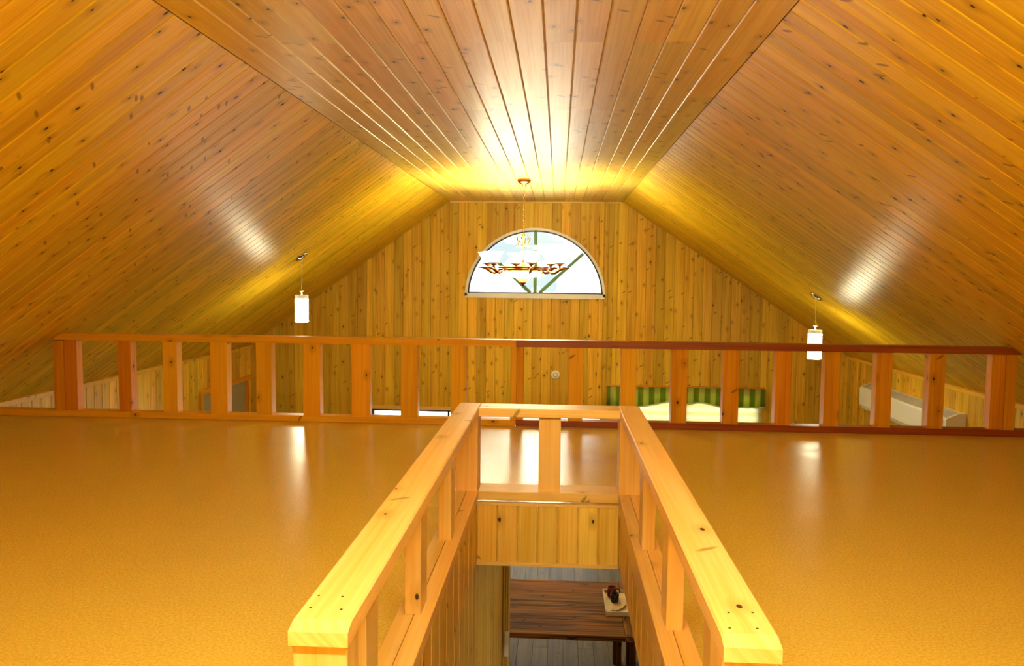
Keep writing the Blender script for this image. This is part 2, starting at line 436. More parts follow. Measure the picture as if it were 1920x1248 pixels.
# --- wide low window, black framed
def rect_window(name, R_, nmul, fm, fw):
    x0, x1, z0, z1 = R_
    w = empty(name, ((x0 + x1) / 2, YW, z0)); w['kind'] = 'structure'
    g = Geo()
    g.box((x0, YW + .02, z1 - fw), (x1, YW + .12, z1)); g.box((x0, YW + .02, z0), (x1, YW + .12, z0 + fw))
    g.box((x0, YW + .02, z0 + fw), (x0 + fw, YW + .12, z1 - fw)); g.box((x1 - fw, YW + .02, z0 + fw), (x1, YW + .12, z1 - fw))
    g.to('frame', fm, w)
    pw = (x1 - x0 - 2 * fw) / nmul
    for i in range(nmul):
        a = x0 + fw + i * pw
        if i: Geo().box((a - fw / 2, YW + .03, z0 + fw), (a + fw / 2, YW + .11, z1 - fw)).to('mullion', fm, w)
        Geo().box((a + (fw / 2 if i else 0), YW + .068, z0 + fw), (a + pw - (fw / 2 if i < nmul - 1 else 0), YW + .074, z1 - fw)).to('pane', GLASS, w)
    return w
rect_window('window_2', LW, 3, BLACKF, .03)
rect_window('window_3', SW, 2, WFRAME, .045)
struct('trim_2', Geo().box((LW[0] - .06, YW - .025, LW[3]), (LW[1] + .02, YW - .001, LW[3] + .06)), PINE_RAIL, 0)

# --- side walls
def side_wall(name, x, sgn, holes=()):
    o = struct(name, Geo().box((x, YB, ZF), (x - sgn * .12, YW + .1, ZE + .03)), PINE_WALL, 2)
    zt = ZE - .002
    nn = int((YW - YR + .25) / BW)
    cache = {}
    for i in range(nn):
        y1 = YW - i * BW - .001; y0 = y1 - BW + .002
        zs = [(ZF, zt)]
        for (h0, h1, ht) in holes:
            if h0 < (y0 + y1) / 2 < h1: zs = [(ht, zt)]
        for a, b_ in zs:
            key = round(b_ - a, 3)
            if key not in cache: cache[key] = board_mesh(b_ - a, BW, T, .006, PINE_WALL)
            link('board', cache[key], o, frame_M((x, (y0 + y1) / 2, a), (0, 0, 1), Vector((sgn, 0, 0)).cross(Vector((0, 0, 1))), (sgn, 0, 0)))
    return o
d0 = at(374, 742, 0, EL + T); d1 = at(462, 717, 0, EL + T); DT = at(400, 733, 0, EL + T).z
wall_left = side_wall('wall_left', EL, 1, [(d0.y + .02, d1.y, DT + .02)])
wall_right = side_wall('wall_right', ER, -1)
struct('trim_3', Geo().box((EL + T, YR - .2, ZE - .052), (EL + T + .022, YW - .002, ZE - .004)), PINE_WALL, 1)
struct('trim_4', Geo().box((ER - T - .022, YR - .2, ZE - .052), (ER - T, YW - .002, ZE - .004)), PINE_WALL, 1)
door = empty('door_1', (EL, (d0.y + d1.y) / 2, ZF)); door['kind'] = 'structure'
cw = .07
Geo().box((EL + .002, d0.y - .01, DT), (EL + T + .03, YW - .004, DT + cw)).to('casing', PINE_RED, door, 1)
Geo().box((EL + .002, d0.y - .01, ZF), (EL + T + .03, d0.y + cw, DT)).to('casing', PINE_RED, door, 2)
Geo().box((EL + .002, d1.y - .03, ZF), (EL + T + .03, d1.y + .04, DT)).to('casing', PINE_RED, door, 2)
Geo().box((EL + .001, d0.y + cw, ZF), (EL + .012, d1.y - .03, DT)).to('leaf', DOORP, door, 2)

# --- walls behind the camera and lower floor
struct('wall_back', Geo().prism([(EL, ZF), (ER, ZF), (ER, ZE), (CR, ZC), (CL, ZC), (EL, ZE)], YB - .1, YB), PINE_WALL, 2)
fl = struct('floor_lower', Geo().box((EL, YB, ZF - .15), (ER, YW + .1, ZF - .012)), GREYWOOD, 1)
pw = .16; cache = {}
for i in range(26):
    x = -1.9 + i * pw; ys = [YR - 2.0, YR + .6 + (i % 3) * .55, YW - .02]
    for a, b_ in zip(ys[:-1], ys[1:]):
        key = round(b_ - a, 3)
        if key not in cache: cache[key] = board_mesh(b_ - a - .002, pw, .012, .002, GREYWOOD, .001)
        link('plank', cache[key], fl, frame_M((x, a, ZF - .012), (0, 1, 0), (-1, 0, 0), (0, 0, 1)))

# --- loft floor slab with the stairwell opening
HX0, HX1, HY0, HY1 = -.345 * S, .282 * S, 1.05 * S, 3.335 * S
BL, BR, AL, AR = -.327 * S, .2639 * S, -.4241 * S, .3538 * S
zt = -.004
g = Geo()
for a, b_ in (((EL + .03, YB, ZSB), (HX0, YR, zt)), ((HX1, YB, ZSB), (ER - .03, YR, zt)), ((HX0, YB, ZSB), (HX1, HY0, zt)), ((HX0, HY1, ZSB), (HX1, YR, zt))): g.box(a, b_)
floor = struct('floor', g, PINE_WALL, 0)
YS = at(0, 1236, 2, 0).y
def sheet(x0, x1, y0, y1): Geo().box((x0, y0, zt), (x1, y1, 0)).to('vinyl_sheet', VINYL, floor)
sheet(EL + .03, ER - .03, YB, min(YS - .0025, HY0))
if YS > HY0:
    sheet(EL + .03, HX0, HY0, YS - .0025); sheet(HX1, ER - .03, HY0, YS - .0025)
g = Geo()
for a, b_ in (((EL + .03, max(YS, HY0), zt), (HX0, YR - .004, 0)), ((HX1, max(YS, HY0), zt), (ER - .03, YR - .004, 0)), ((HX0, HY1, zt), (HX1, YR - .004, 0))): g.box(a, b_)
g.to('vinyl_sheet', VINYL, floor)

# --- stairwell lining: short boards on the slab edge
ZPL = .0865 * S; PLT = .036 * S; ZB1 = ZPL - PLT - .012
def lining(name, p0, along, n_out, count, width, z0, z1, th=.015):
    """boards standing along a line; n_out points into the opening"""
    o = empty(name, p0); o['kind'] = 'structure'
    me = board_mesh(z1 - z0, width, th, .006, PINE_STAIR)
    up = Vector((0, 0, 1)); nrm = Vector(n_out)
    for i in range(count):
        p = Vector(along) * (width * (i + .5))
        link('board', me, o, frame_M(Vector((p.x, p.y, z0 - p0[2])), up, nrm.cross(up), nrm))
    return o
wid = (HY1 - HY0) / 15
LH = lining('wall_stair_left', Vector((HX0, HY0, ZSB)), (0, 1, 0), (1, 0, 0), 15, wid, ZSB - .012, ZB1)
lining('wall_stair_right', Vector((HX1, HY0, ZSB)), (0, 1, 0), (-1, 0, 0), 15, wid, ZSB - .012, ZB1)
wf = (HX1 - HX0 - .034) / 7
lining('wall_stair_end', Vector((HX0 + .017, HY1, ZSB)), (1, 0, 0), (0, -1, 0), 7, wf, ZSB - .012, ZB1)
struct('trim_5', Geo().box((HX0 + .017, HY1 - .019, ZB1 - .016), (HX1 - .017, HY1 - .0155, ZB1)).box((HX0 + .017, HY1 - .022, ZSB - .03), (HX1 - .017, HY1 + .005, ZSB - .013)), PINE_RAIL, 0)
# lower stair wall under the left side, ending in a clad jamb
JY = 5.25 * S; JX = at(955, 1150, 1, JY).x
o = struct('wall_stair_lower', Geo().box((HX0 - .12, HY0, ZF), (HX0 - .016, JY + .1, ZSB - .013)).box((HX0 - .016, JY + .016, ZF), (JX - .012, JY + .1, ZSB - .013)), PINE_STAIR, 2)
lw = (JY - HY0) / 28
me = board_mesh(ZSB - .013 - ZF, lw, T, .005, PINE_STAIR)
for i in range(28):
    link('board', me, o, frame_M((HX0 - .016, HY0 + lw * (i + .5), ZF), (0, 0, 1), (0, 1, 0), (1, 0, 0)))
jw = (JX - HX0 - .012) / 2
me = board_mesh(ZSB - .013 - ZF, jw, T, .005, PINE_STAIR)
for i in range(2):
    link('board', me, o, frame_M((HX0 + jw * (i + .5), JY + .016, ZF), (0, 0, 1), (1, 0, 0), (0, -1, 0)))
struct('trim_6', Geo().box((JX - .012, JY - .004, ZF), (JX, JY + .104, ZSB - .013)), PINE_RAIL, 2)

# ------------------------------------------------------------------ loft railing
RZ = .5717 * S; RD = .075 * S; RTT = .045 * S
rail = empty('loft_railing', (0, YR, 0))
tag(rail, 'long pine balustrade along the open edge of the loft floor', 'railing')
def cbox(a, b_, c, axis):
    """box with small bevels along its length axis"""
    a = list(a); b_ = list(b_); o = [i for i in range(3) if i != axis]
    p, q = o
    poly = [(a[p] + c, a[q]), (b_[p] - c, a[q]), (b_[p], a[q] + c), (b_[p], b_[q] - c), (b_[p] - c, b_[q]), (a[p] + c, b_[q]), (a[p], b_[q] - c), (a[p], a[q] + c)]
    return Geo().prism(poly, a[axis], b_[axis], {1: 'xz', 0: 'yz', 2: 'xy'}[axis])
Y0 = YR - .005; Y1 = YR + RD
JX_ = at(968, 645, 1, Y0).x
def slope_poly_rail(x0, x1, z0, z1, y0, y1, cutL=False, cutR=False):
    def xs_(z, side): return (CL + (EL - CL) * (ZC - z) / (ZC - ZE) if side < 0 else CR + (ER - CR) * (ZC - z) / (ZC - ZE))
    a0, a1 = (xs_(z0, -1) + .004, xs_(z1, -1) + .004) if cutL else (x0, x0)
    b0, b1 = (xs_(z0, 1) - .004, xs_(z1, 1) - .004) if cutR else (x1, x1)
    return Geo().prism([(a0, z0), (b0, z0), (b1, z1), (a1, z1)], y0, y1)
slope_poly_rail(0, JX_ - .0015, RZ - RTT, RZ, Y0 - .012, Y1 + .012, cutL=True).to('top_rail', PINE_ORANGE, rail, 0)
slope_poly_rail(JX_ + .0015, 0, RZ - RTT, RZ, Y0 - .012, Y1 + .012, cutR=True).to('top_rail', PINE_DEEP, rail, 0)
BZ = .042 * S
xl = CL + (EL - CL) * (ZC - BZ) / (ZC - ZE) + .004; xr = CR + (ER - CR) * (ZC - BZ) / (ZC - ZE) - .004
cbox((xl, Y0 - .012, .001), (JX_ - .0015, Y1 + .012, BZ), .004, 0).to('bottom_rail', PINE_ORANGE, rail, 0)
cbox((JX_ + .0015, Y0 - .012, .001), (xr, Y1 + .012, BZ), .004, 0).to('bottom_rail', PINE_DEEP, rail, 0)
BALS = [(222, 246), (305, 332), (394, 426), (480, 509), (568, 600), (659, 693), (751, 783), (845, 874), (957, 968.5), (968.5, 981), (1065, 1093), (1164, 1193),
        (1259, 1289), (1356, 1386), (1454, 1484), (1546, 1575), (1643, 1673), (1742, 1772)]
for a, b_ in BALS:
    x0 = at(a, 715, 1, Y0).x; x1 = at(b_, 715, 1, Y0).x
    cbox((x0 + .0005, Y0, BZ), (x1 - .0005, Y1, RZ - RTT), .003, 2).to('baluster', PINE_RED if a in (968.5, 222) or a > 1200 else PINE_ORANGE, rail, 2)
for a, b_ in ((100, 119), (119, 143), (1861, 1887), (1887, 1907)):
    x0 = at(a, 700, 1, Y0).x; x1 = at(b_, 700, 1, Y0).x
    zt_ = min(RZ - RTT, slope_z(x0) - .01, slope_z(x1) - .01)
    cbox((x0 + .0005, Y0 + (.012 if a in (119, 1861) else 0), BZ), (x1 - .0005, Y1, zt_), .003, 2).to('post', PINE_RED, rail, 2)

# ------------------------------------------------------------------ stair railing
SY0, SY1, YI = 1.2238 * S, 3.4567 * S, 3.3191 * S
ZK = .440 * S; KT = .036 * S
sr = empty('stair_railing', ((AL + AR) / 2, SY0, 0))
tag(sr, 'low U-shaped pine handrail with wide flat cap around the stairwell', 'railing')
def cap(x0, x1):
    c = .010; e = .030
    # bevelled near end: profile along y extruded over x, then long-edge chamfers by scaling the top
    prof = [(SY0, ZK - KT), (SY0, ZK - c), (SY0 + e, ZK)]
    g = Geo()
    v = []
    def ring(y, zt_, inset):
        return [(x0, y, ZK - KT), (x0, y, min(zt_, ZK - inset)), (x0 + inset, y, zt_), (x1 - inset, y, zt_), (x1, y, min(zt_, ZK - inset)), (x1, y, ZK - KT)]
    rs = [ring(SY0, ZK - .016, .0), ring(SY0 + e, ZK, .005), ring(SY1, ZK, .005)]
    for r_ in rs: v += r_
    f = [tuple(range(6)), tuple(range(12, 18))]
    for k in (0, 6):
        for i in range(6): f.append((k + i, k + (i + 1) % 6, k + 6 + (i + 1) % 6, k + 6 + i))
    return g.add(v, f)
capL = cap(AL, BL).to('handrail_cap', PINE_RAIL, sr, 1)
capR = cap(BR, AR).to('handrail_cap', PINE_RAIL, sr, 1)
for cp_, spots in ((capL, ((598, 1116), (642, 1118), (582, 1139), (640, 1142))), (capR, ((1366, 1148), (1411, 1148), (1368, 1177), (1420, 1178)))):
    for q in spots:
        p = at(*q, 2, ZK)
        Geo().lathe([(0, -.002), (.0028, -.002), (.0028, .0008), (0, .0004)], 10, p).to('screw', SCREW, cp_, rel=sr.location)
cbox((BL + .001, YI, ZK - KT), (BR - .001, SY1, ZK), .005, 0).to('handrail_cap', PINE_RAIL, sr, 0)
# bottom plates, two boards side by side
mid = .045 * S
for x0, x1 in ((AL, BL), (BR, AR)):
    xm = (x0 + x1) / 2
    cbox((x0, SY0, .001), (xm - .001, SY1, ZPL), .002, 1).to('bottom_plate', PINE_RAIL, sr, 1)
    cbox((xm + .001, SY0, ZPL - PLT), (x1, SY1, ZPL), .002, 1).to('bottom_plate', PINE_RAIL, sr, 1)
cbox((BL + .001, YI, ZPL - PLT), (BR - .001, SY1 - .0, ZPL), .002, 0).to('bottom_plate', PINE_RAIL, sr, 0)
def sbal(xc, y, wx, wy):
    cbox((xc - wx / 2, y - wy / 2, ZPL), (xc + wx / 2, y + wy / 2, ZK - KT), .002, 2).to('baluster', PINE_RAIL, sr, 2)
xcl, xcr = (AL + BL) / 2, (AR + BR) / 2; wfull = BL - AL
for yb in (1.52, 2.13, 2.74):
    sbal(xcl - .004, yb * S, .044 * S, .10 * S); sbal(xcr + .004, (yb + (-.04)) * S, .044 * S, .10 * S)
for xc in (xcl, xcr):
    cbox((xc - wfull / 2 + .005, SY0 + .014, ZPL), (xc + wfull / 2 - .005, SY0 + .014 + .05 * S, ZK - KT), .002, 2).to('post', PINE_RAIL, sr, 2)
    cbox((xc - wfull / 2 + .006, SY0 + .016 + .05 * S, ZPL), (xc + wfull / 2 - .014, SY0 + .016 + .1 * S, ZK - KT), .002, 2).to('post', PINE_RAIL, sr, 2)
    cbox((xc - wfull / 2 + .004, YI + .004, ZPL), (xc + wfull / 2 - .004, SY1 - .004, ZK - KT), .002, 2).to('post', PINE_RAIL, sr, 2)
x0 = at(1010, 850, 1, YI + .03).x; x1 = at(1051, 850, 1, YI + .03).x
cbox((x0, YI + .03, ZPL), (x1, YI + .08, ZK - KT), .002, 2).to('baluster', PINE_RAIL, sr, 2)

# ------------------------------------------------------------------ chandelier
cc = at(983, 336, 2, ZC); CX, CY = cc.x, cc.y
px = (CY / F)                                   # metres per photo pixel at that distance
def zc_(y): return at(983, y, 1, CY).z
ch = empty('chandelier', (CX, CY, ZC))
tag(ch, 'copper and brass six-armed chandelier with lit white glass shades before the half-round window', 'chandelier')
C0 = Vector((CX, CY, 0))
def L(prof, c=(0, 0, 0), seg=24): return Geo().lathe(prof, seg, C0 + Vector(c))
L([(.0, ZC - .001), (.085, ZC - .001), (.088, ZC - .02), (.07, ZC - .045), (.03, ZC - .065), (.018, ZC - .10), (0, ZC - .105)]).to('canopy', COPPER, ch, smooth=True)
zr = zc_(503); zt_top = zc_(440)
# chain links
zz = ZC - .10; i = 0; g = Geo()
while zz > zt_top:
    pts = []
    for k in range(10):
        a = 2 * math.pi * k / 10; q = (.009 * math.cos(a), .020 * math.sin(a))
        pts.append(C0 + (Vector((q[0], 0, zz - .02 + q[1])) if i % 2 else Vector((0, q[0], zz - .02 + q[1]))))
    Geo().tube(pts, .0028, 5, True).to('chain_link', BRASS, ch, smooth=True)
    zz -= .034; i += 1
L([(0, zt_top + .02), (.016, zt_top + .015), (.022, zt_top - .01), (.012, zt_top - .03), (.009, zr + .12), (.02, zr + .08), (.03, zr + .05), (.018, zr + .02), (.03, zr - .02), (0, zr - .03)]).to('stem', BRASS, ch, smooth=True)
for k in range(6):
    a = 2 * math.pi * k / 6 + .3; d = Vector((math.cos(a), math.sin(a), 0))
    P = [C0 + d * r_ + Vector((0, 0, z)) for r_, z in ((.01, zt_top - .03), (.03, zt_top - .01), (.065, zt_top - .012), (.085, zt_top - .04), (.075, zt_top - .075), (.06, zt_top - .12), (.085, zt_top - .15), (.1, zt_top - .135))]
    Geo().tube(P, [.006, .008, .008, .008, .007, .007, .006, .004], 6).to('scroll', BRASS, ch, smooth=True)
RR = 45 * px
g = Geo(); N = 36
ring = [C0 + Vector((RR * math.cos(2 * math.pi * i / N), RR * math.sin(2 * math.pi * i / N), 0)) for i in range(N)]
g.tube([p + Vector((0, 0, zr + .012)) for p in ring], .014, 8, True); g.tube([p + Vector((0, 0, zr - .012)) for p in ring], .014, 8, True)
rg = g.to('ring', COPPER, ch, smooth=True)
for k in range(3):
    a = 2 * math.pi * k / 6 + .3; d = Vector((math.cos(a), math.sin(a), 0)) * RR
    Geo().tube([C0 - d + Vector((0, 0, zr)), C0 + d + Vector((0, 0, zr))], .008, 6).to('spoke', BRASS, ch, smooth=True)
bead = Geo().lathe([(0, .006), (.007, 0), (.006, -.022), (0, -.03)], 8)
bme = mesh('bead', bead.v, bead.f, BRASS, 0, True)
for i in range(30):
    a = 2 * math.pi * i / 30
    link('bead', bme, ch, loc=Vector((RR * .8 * math.cos(a), RR * .8 * math.sin(a), zr - .04 - ZC)))
Geo().tube([C0 + Vector((RR * .8 * math.cos(2 * math.pi * i / N), RR * .8 * math.sin(2 * math.pi * i / N), zr - .03)) for i in range(N)], .007, 6, True).to('bead_ring', BRASS, ch, smooth=True)
zb = zc_(510)
L([(RR * .72, zb + .01), (RR * .68, zb - .02), (RR * .5, zb - .055), (.09, zb - .075)] + [(.085, zb - .07), (RR * .48, zb - .05), (RR * .66, zb - .015), (RR * .70, zb + .01)]).to('bottom_bowl', CHAND_GLASS, ch, smooth=True)
L([(0, zb - .06), (.095, zb - .074), (.075, zb - .10), (.04, zb - .125), (0, zb - .13)]).to('amber_cup', AMBER, ch, smooth=True)
L([(0, zb - .12), (.042, zb - .126), (.03, zb - .145), (.012, zb - .155), (.014, zb - .168), (0, zb - .18)]).to('finial', COPPER, ch, smooth=True)
RA = 71 * px
for k in range(6):
    a = math.radians(-16 + 60 * k); d = Vector((math.cos(a), math.sin(a), 0))
    def Q(r_, z): return C0 + d * r_ + Vector((0, 0, zr + z))
    arm = Geo().tube([Q(RR, 0), Q(RR + .03, -.035), Q(RR + .075, -.06), Q(RR + .12, -.05), Q(RR + .17, -.012), Q(RA + .05, .006), Q(RA + .1, .012), Q(RA + .13, .004)],
                     [.011, .011, .014, .02, .022, .016, .01, .004], 8).to('arm', COPPER, ch, smooth=True)
    c = Q(RA, 0)
    hold = Geo().lathe([(0, .005), (.012, .005), (.012, .03), (.03, .04), (.035, .052), (0, .055)], 14, c).to('candle_cup', COPPER, arm, smooth=True, rel=ch.location)
    Geo().lathe([(0, .05), (.05, .052), (.078, .066), (.076, .07), (0, .062)], 18, c).to('saucer', BRASS, arm, smooth=True, rel=ch.location)
    Geo().lathe([(.03, .066), (.055, .072), (.075, .10), (.085, .14), (.11, .185), (.128, .2)] + [(.122, .2), (.105, .188), (.079, .142), (.069, .102), (.05, .078), (.03, .072)], 20, c).to('glass_shade', CHAND_GLASS, arm, smooth=True, rel=ch.location)

# ------------------------------------------------------------------ pendant lamps
def pendant(cpx, shade, n_, p_on, label):
    c = at_plane(*cpx, p_on, n_)
    o = empty('pendant_lamp', c); tag(o, label, 'lamp', 'small glass pendant lamps on the sloping ceilings')
    M = Vector((0, 0, -1)).rotation_difference(n_).to_matrix()
    k = c.y / F
    Geo().lathe([(0, 0), (.085, 0), (.088, -.012), (.06, -.026), (0, -.03)], 20, c, M).to('canopy', CHROME, o, smooth=True)
    x, y0, y1 = shade
    zt_, zb_ = at(x, y0, 1, c.y).z, at(x, y1, 1, c.y).z
    xx = at(x, (y0 + y1) / 2, 1, c.y).x
    xx = c.x
    C = Vector((xx, c.y, 0)); R_ = 12.5 * k
    Geo().tube([c + n_ * .02, Vector((xx, c.y, zt_ + .06))], .003, 6).to('cord', WHITE, o)
    Geo().lathe([(0, zt_ + .075), (.012, zt_ + .075), (.03, zt_ + .055), (.03, zt_ + .045), (.008, zt_ + .04), (.008, zt_ + .0), (0, zt_ - .002)], 16, C).to('cap', CHROME, o, smooth=True)
    h = zt_ - zb_; pr = []
    Geo().lathe([(R_ * .96, zt_), (R_, zt_), (R_, zt_ - h * .12), (R_ * .96, zt_ - h * .12)], 24, C).to('rim', CLEARG, o)
    nr = 9; z = zt_ - h * .125
    for i in range(nr):
        q = h * .865 / nr
        pr += [(R_ * .955, z - q * i), (R_, z - q * (i + .3)), (R_, z - q * (i + .7)), (R_ * .955, z - q * (i + 1))]
    Geo().lathe([(0, z)] + pr + [(0, z - h * .865)], 24, C).to('glass_shade', PEND_GLASS, o)
    return o
pendant((565, 480), (573, 553, 604), nL, Vector((CL, 0, ZC)), 'white ribbed glass pendant lamp hanging on the doorway side of the room')
pendant((1531, 555), (1524, 618, 673), nR, Vector((CR, 0, ZC)), 'white ribbed glass pendant lamp hanging on the air conditioner side of the room')

# ------------------------------------------------------------------ unseen bar lamp added above the loft to light floor and stairwell
lc = Vector((-.03, .42 * S, ZC))
o = empty('added_ceiling_lamp', lc); tag(o, 'added unseen long bar-shaped hanging lamp with white glass tube above the loft floor', 'lamp')
for sx in (-.5, .5):
    Geo().lathe([(0, 0), (.05, 0), (.05, -.02), (.008, -.03), (.008, -.25), (0, -.25)], 14, lc + Vector((sx, 0, 0))).to('rod', BRASS, o)
Geo().tube([lc + Vector((x, 0, -.31)) for x in (-.78, -.4, 0, .4, .78)], .06, 14).to('glass_tube', ADDED_BAR_GLASS, o, smooth=True)
for sx in (-.8, .8):
    Geo().tube([lc + Vector((sx - .018, 0, -.31)), lc + Vector((sx + .018, 0, -.31))], .063, 14).to('end_cap', BRASS, o)
lc = Vector((1.25, 3.9 * S, ZSB))  # unseen round lamp added below the slab to brighten the lower stair wall
o = empty('added_ceiling_lamp', lc); tag(o, 'added unseen round flush lamp under the loft lighting the lower floor', 'lamp')
Geo().lathe([(0, -.001), (.2, -.001), (.2, -.03), (0, -.03)], 24, lc).to('base', WHITE, o)
Geo().lathe([(0, -.031), (.185, -.032), (.17, -.07), (.09, -.095), (0, -.1)], 24, lc).to('glass_dome', ADDED_LOW_GLASS, o, smooth=True)

# ------------------------------------------------------------------ round wall sensor
p = at(1041.5, 702, 1, YW); k = p.y / F
o = empty('wall_sensor', p); tag(o, 'small round white sensor on the gable wall boards', 'sensor')
Mx = Matrix.Rotation(math.radians(90), 3, 'X')
Geo().lathe([(0, 0), (8 * k, 0), (8 * k, .015), (7 * k, .025), (0, .025)], 24, p, Mx).to('base', WHITE, o)
Geo().lathe([(4.6 * k, .025), (5 * k, .032), (4.2 * k, .036), (3.6 * k, .028)], 24, p, Mx).to('ring', GREYP, o)
Geo().lathe([(0, .02), (3.4 * k, .02), (2.6 * k, .038), (0, .042)], 18, p, Mx).to('dome', WHITE, o)

# ------------------------------------------------------------------ striped valance and cream shade on the gable window
yv = YW - .07
a = at(1137, 724, 1, yv); b_ = at(1434, 729, 1, yv); ztop = (a.z + b_.z) / 2
o = empty('window_valance', ((a.x + b_.x) / 2, YW, ztop)); tag(o, 'green striped fabric valance with scalloped hem on the gable wall', 'valance')
Geo().tube([(a.x - .02, yv, ztop + .012), (b_.x, yv, ztop + .012)], .014, 10).to('rod', PINE_RED, o)
for x in (a.x + .12, b_.x - .12): Geo().box((x - .012, yv, ztop + .0), (x + .012, YW, ztop + .025)).to('bracket', CHROME, o)
hem = [(1137, 761.5), (1200, 762), (1220, 759), (1245, 754), (1262, 752.5), (1280, 756), (1290, 757.5), (1304, 755), (1316, 754.5), (1330, 757.5), (1345, 761.5), (1375, 763), (1434, 764.5)]
def hemz(pxx):
    for (x0, y0), (x1, y1) in zip(hem[:-1], hem[1:]):
        if x0 <= pxx <= x1: return y0 + (y1 - y0) * (pxx - x0) / (x1 - x0)
N = 120; v = []; f = []; hp = []
for i in range(N + 1):
    pxx = 1137 + (1434 - 1137) * i / N
    q = at(pxx, hemz(pxx), 1, yv); yy = yv - .012 - .012 * math.sin(i * .9)
    hp.append(Vector((q.x, yy - .002, q.z)))
    v += [Vector((q.x, yv - .012, ztop)), Vector((q.x, yy, (ztop + q.z) / 2)), Vector((q.x, yy, q.z))]
for i in range(N):
    for r_ in range(2): f.append((i * 3 + r_, i * 3 + 3 + r_, i * 3 + 4 + r_, i * 3 + 1 + r_))
fb = Geo().add(v, f).to('fabric', STRIPE, o, 0, True)
md = fb.modifiers.new('thick', 'SOLIDIFY'); md.thickness = .003
Geo().tube(hp, .013, 6).to('piping', PIPING, o, smooth=True)
y2 = YW - .03
a2 = at(1140, 728, 1, y2); b2 = at(1430, 732, 1, y2)
o = empty('roman_shade', ((a2.x + b2.x) / 2, YW, SW[2])); tag(o, 'cream fabric window shade lit from behind under the striped valance', 'shade')
v = []; f = []; nz_ = 14
for j in range(nz_ + 1):
    z = a2.z + (SW[2] - a2.z) * j / nz_
    for x in (a2.x, b2.x): v.append(Vector((x, y2 - .008 * (j % 2), z)))
for j in range(nz_): f.append((2 * j, 2 * j + 1, 2 * j + 3, 2 * j + 2))
fb = Geo().add(v, f).to('fabric', CREAM, o); fb.modifiers.new('thick', 'SOLIDIFY').thickness = .002
Geo().box((a2.x, y2 - .015, SW[2] - .02), (b2.x, y2 + .005, SW[2] + .01)).to('bottom_bar', WHITE, o)

# ------------------------------------------------------------------ air conditioner on the right wall
XW = ER - T - .003
pn = at(1812, 776, 0, XW); Yn = pn.y; dep = .17 * S
XFr = XW - dep
pf = at(1612.5, 728, 0, XFr); Yf = min(pf.y, YW - .05)
ztw = pn.z + .0; zft = at(1612.5, 726, 0, XFr).z; zfb = at(1612.5, 759, 0, XFr).z
o = empty('air_conditioner', (XW, (Yn + Yf) / 2, zfb)); tag(o, 'long white wall-mounted air conditioner below the sloping ceiling', 'air conditioner')
prof = [(XW, ztw), (XW - .35 * dep, ztw), (XFr + .01, zft + .012), (XFr, zft), (XFr, zfb + .02), (XFr + .03, zfb - .03), (XW, zfb - .05)]
Geo().prism(prof, Yn + .03, Yf - .03, 'xz').to('body', WHITE, o)
e2 = [(x, z) for x, z in prof]
for y0, y1 in ((Yn, Yn + .029), (Yf - .029, Yf)): Geo().prism([((x - XW) * 1.02 + XW - .0005, z) for x, z in e2], y0, y1, 'xz').to('end_cap', WHITE, o)
# intake slats on the slanting top
A = Vector((XW - .36 * dep, 0, ztw)); B = Vector((XFr + .015, 0, zft + .016))
dv = (B - A); 
for i in range(9):
    p0_ = A + dv * (i / 9 + .02); p1_ = A + dv * (i / 9 + .075)
    nn = Vector((dv.z, 0, -dv.x)).normalized();  nn = nn if nn.z > 0 else -nn
    Geo().prism([(p0_.x, p0_.z), (p1_.x, p1_.z), (p1_.x + nn.x * .006, p1_.z + nn.z * .006), (p0_.x + nn.x * .006, p0_.z + nn.z * .006)], Yn + .05, Yf - .05, 'xz').to('intake_slat', GREYP, o)
Geo().box((XFr - .006, Yn + .06, zfb + .035), (XFr - .001, Yf - .06, zft - .01)).to('front_panel', WHITE, o)
fp = [q for q in o.children if q.name.startswith('front_panel')][0]
Geo().prism([(XFr - .004, zfb + .016), (XFr + .026, zfb - .034), (XFr + .022, zfb - .038), (XFr - .009, zfb + .014)], Yn + .08, Yf - .08, 'xz').to('louver', WHITE, o)
Geo().box((XFr - .009, Yn + .45, zfb + .05), (XFr - .006, Yn + .55, zfb + .07)).to('badge', GREYP, fp, rel=o.location)
Geo().box((XW - .55 * dep, Yn - .006, zfb + .0), (XW - .42 * dep, Yn - .0002, zfb + .05)).to('vent_slot', GREYP, o)

# ------------------------------------------------------------------ dining table below
ZT = ZF + .6 * S
ynear = at(1060, 1189, 2, ZT).y; yfar = at(1060, 1088, 2, ZT).y
tx0, tx1 = -.80 * S, .80 * S
tb = empty('dining_table', ((tx0 + tx1) / 2, (ynear + yfar) / 2, ZF))
tag(tb, 'dark rustic plank dining table on the lower floor', 'table')
npl = 4; pd = (yfar - ynear) / npl; th = .05
xb = at(1173, 1195, 1, ynear).x
for i in range(npl):
    cbox((tx0, ynear + pd * i + .001, ZT - th), (xb - .002, ynear + pd * (i + 1) - .001, ZT), .004, 0).to('plank', OLDWOOD, tb, 0)
cbox((xb, ynear, ZT - th), (tx1, yfar, ZT), .004, 1).to('end_board', OLDWOOD, tb, 1)
ly = at(1157, 1244, 2, ZF).y
def lx(p): return at(p, 1240, 1, ly).x
for x0, x1 in ((lx(1149), lx(1165)), (lx(1174), lx(1192)), (tx0 + .1, tx0 + .19)):
    for y in (min(ly, yfar - .12), ynear + .1):
        if y < ly - .2 and x0 > 0 and x0 < lx(1170): continue
        if y < ly - .2: x_0, x_1 = (x0 + .22, x1 + .22) if x0 > 0 else (x0, x1)
        else: x_0, x_1 = x0, x1
        cbox((x_0, y, ZF), (x_1, y + .09, ZT - th), .004, 2).to('leg', OLDWOOD, tb, 2)
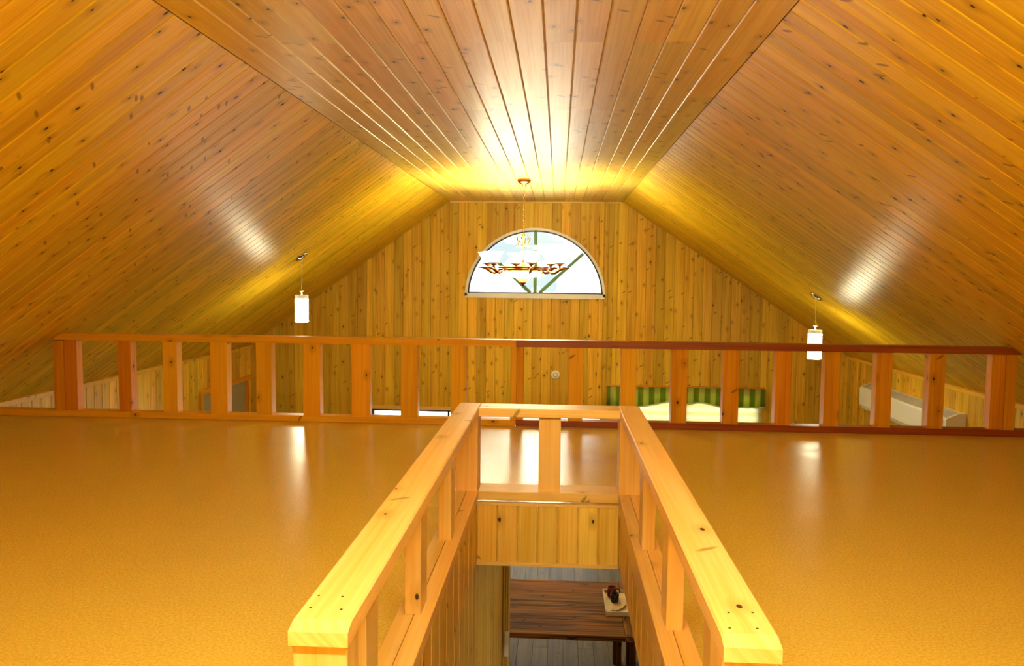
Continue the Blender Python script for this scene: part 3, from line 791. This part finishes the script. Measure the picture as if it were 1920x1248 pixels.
cbox((tx0 + .05, ynear + .12, ZT - th - .07), (tx0 + .09, yfar - .05, ZT - th), .003, 1).to('apron', OLDWOOD, tb, 1)

# tray with mugs
q0 = at(1131, 1112, 2, ZT); q1 = at(1139, 1153, 2, ZT)
trx0, try0, try1 = (q0.x + q1.x) / 2, q1.y, q0.y; trx1 = trx0 + .42
tr_ = empty('serving_tray', ((trx0 + trx1) / 2, (try0 + try1) / 2, ZT)); tag(tr_, 'pale rectangular wooden tray on the dark dining table', 'tray')
Geo().box((trx0, try0, ZT + .001), (trx1, try1, ZT + .012)).to('base', TRAYWOOD, tr_, 0)
for a, b_ in (((trx0 - .012, try0 - .012), (trx0, try1 + .012)), ((trx1, try0 - .012), (trx1 + .012, try1 + .012)), ((trx0, try0 - .012), (trx1, try0)), ((trx0, try1), (trx1, try1 + .012))):
    Geo().box((*a, ZT + .001), (*b_, ZT + .042)).to('rim', TRAYWOOD, tr_, 0)
def mug(cx, cy, mat, label, ang, s_=1.0):
    z0 = ZT + .0125; o = empty('mug', (cx, cy, z0)); tag(o, label, 'mug', 'mugs on the serving tray')
    R_, H_ = .042 * s_, .09 * s_; C = Vector((cx, cy, z0))
    bd = Geo().lathe([(0, 0), (R_ * .85, 0), (R_, .012), (R_, H_), (R_ * .9, H_), (R_ * .88, .015), (0, .012)], 22, C).to('body', mat, o, smooth=True)
    Geo().lathe([(0, H_ * .75), (R_ * .86, H_ * .75), (R_ * .86, H_ * .78), (0, H_ * .78)], 18, C).to('drink', BLACKGLAZE, bd, rel=o.location)
    d = Vector((math.cos(ang), math.sin(ang), 0))
    Geo().tube([C + d * R_ * .97 + Vector((0, 0, H_ * .8)), C + d * R_ * 1.5 + Vector((0, 0, H_ * .78)), C + d * R_ * 1.7 + Vector((0, 0, H_ * .5)), C + d * R_ * 1.4 + Vector((0, 0, H_ * .25)), C + d * R_ * .97 + Vector((0, 0, H_ * .22))], .007, 8).to('handle', mat, o, smooth=True)
m1 = at(1147, 1120, 2, ZT); m2 = at(1151, 1133, 2, ZT)
mug(m1.x, m1.y - .0, REDGLAZE, 'dark red mug with its handle out at the far corner of the tray', .0, 1.1)
mug(m2.x + .01, m1.y - .125, BLACKGLAZE, 'black mug beside the red mug on the pale tray', .9, .95)
sp = at(1155, 1147, 2, ZT)
o = empty('wooden_spoon', (sp.x, sp.y, ZT + .0125)); tag(o, 'brown wooden spoon lying on the pale tray', 'spoon')
zz = ZT + .022
Geo().tube([(sp.x - .02, sp.y - .03, zz), (sp.x + .03, sp.y - .005, zz), (sp.x + .07, sp.y + .04, zz + .002), (sp.x + .10, sp.y + .10, zz + .004)], [.006, .0075, .0075, .008], 8).to('handle', SPOON, o, smooth=True)
Geo().lathe([(0, -.008), (.018, -.004), (.026, .004), (.022, .005), (0, .0)], 14, (sp.x - .03, sp.y - .035, zz)).to('bowl', SPOON, o, smooth=True)

# white pull / switch strip on the jamb
a = at(946, 1183, 1, JY - .004); b_ = at(953, 1230, 1, JY - .004)
o = empty('switch_plate', ((a.x + b_.x) / 2, JY, b_.z)); tag(o, 'narrow white switch plate on the clad wall end beside the table', 'switch')
Geo().box((a.x, JY - .012, b_.z), (b_.x, JY - .001, a.z)).to('plate', WHITE, o)
Geo().box((a.x + .008, JY - .018, (a.z * .6 + b_.z * .4)), (b_.x - .008, JY - .0125, a.z - .02)).to('rocker', WHITE, o)
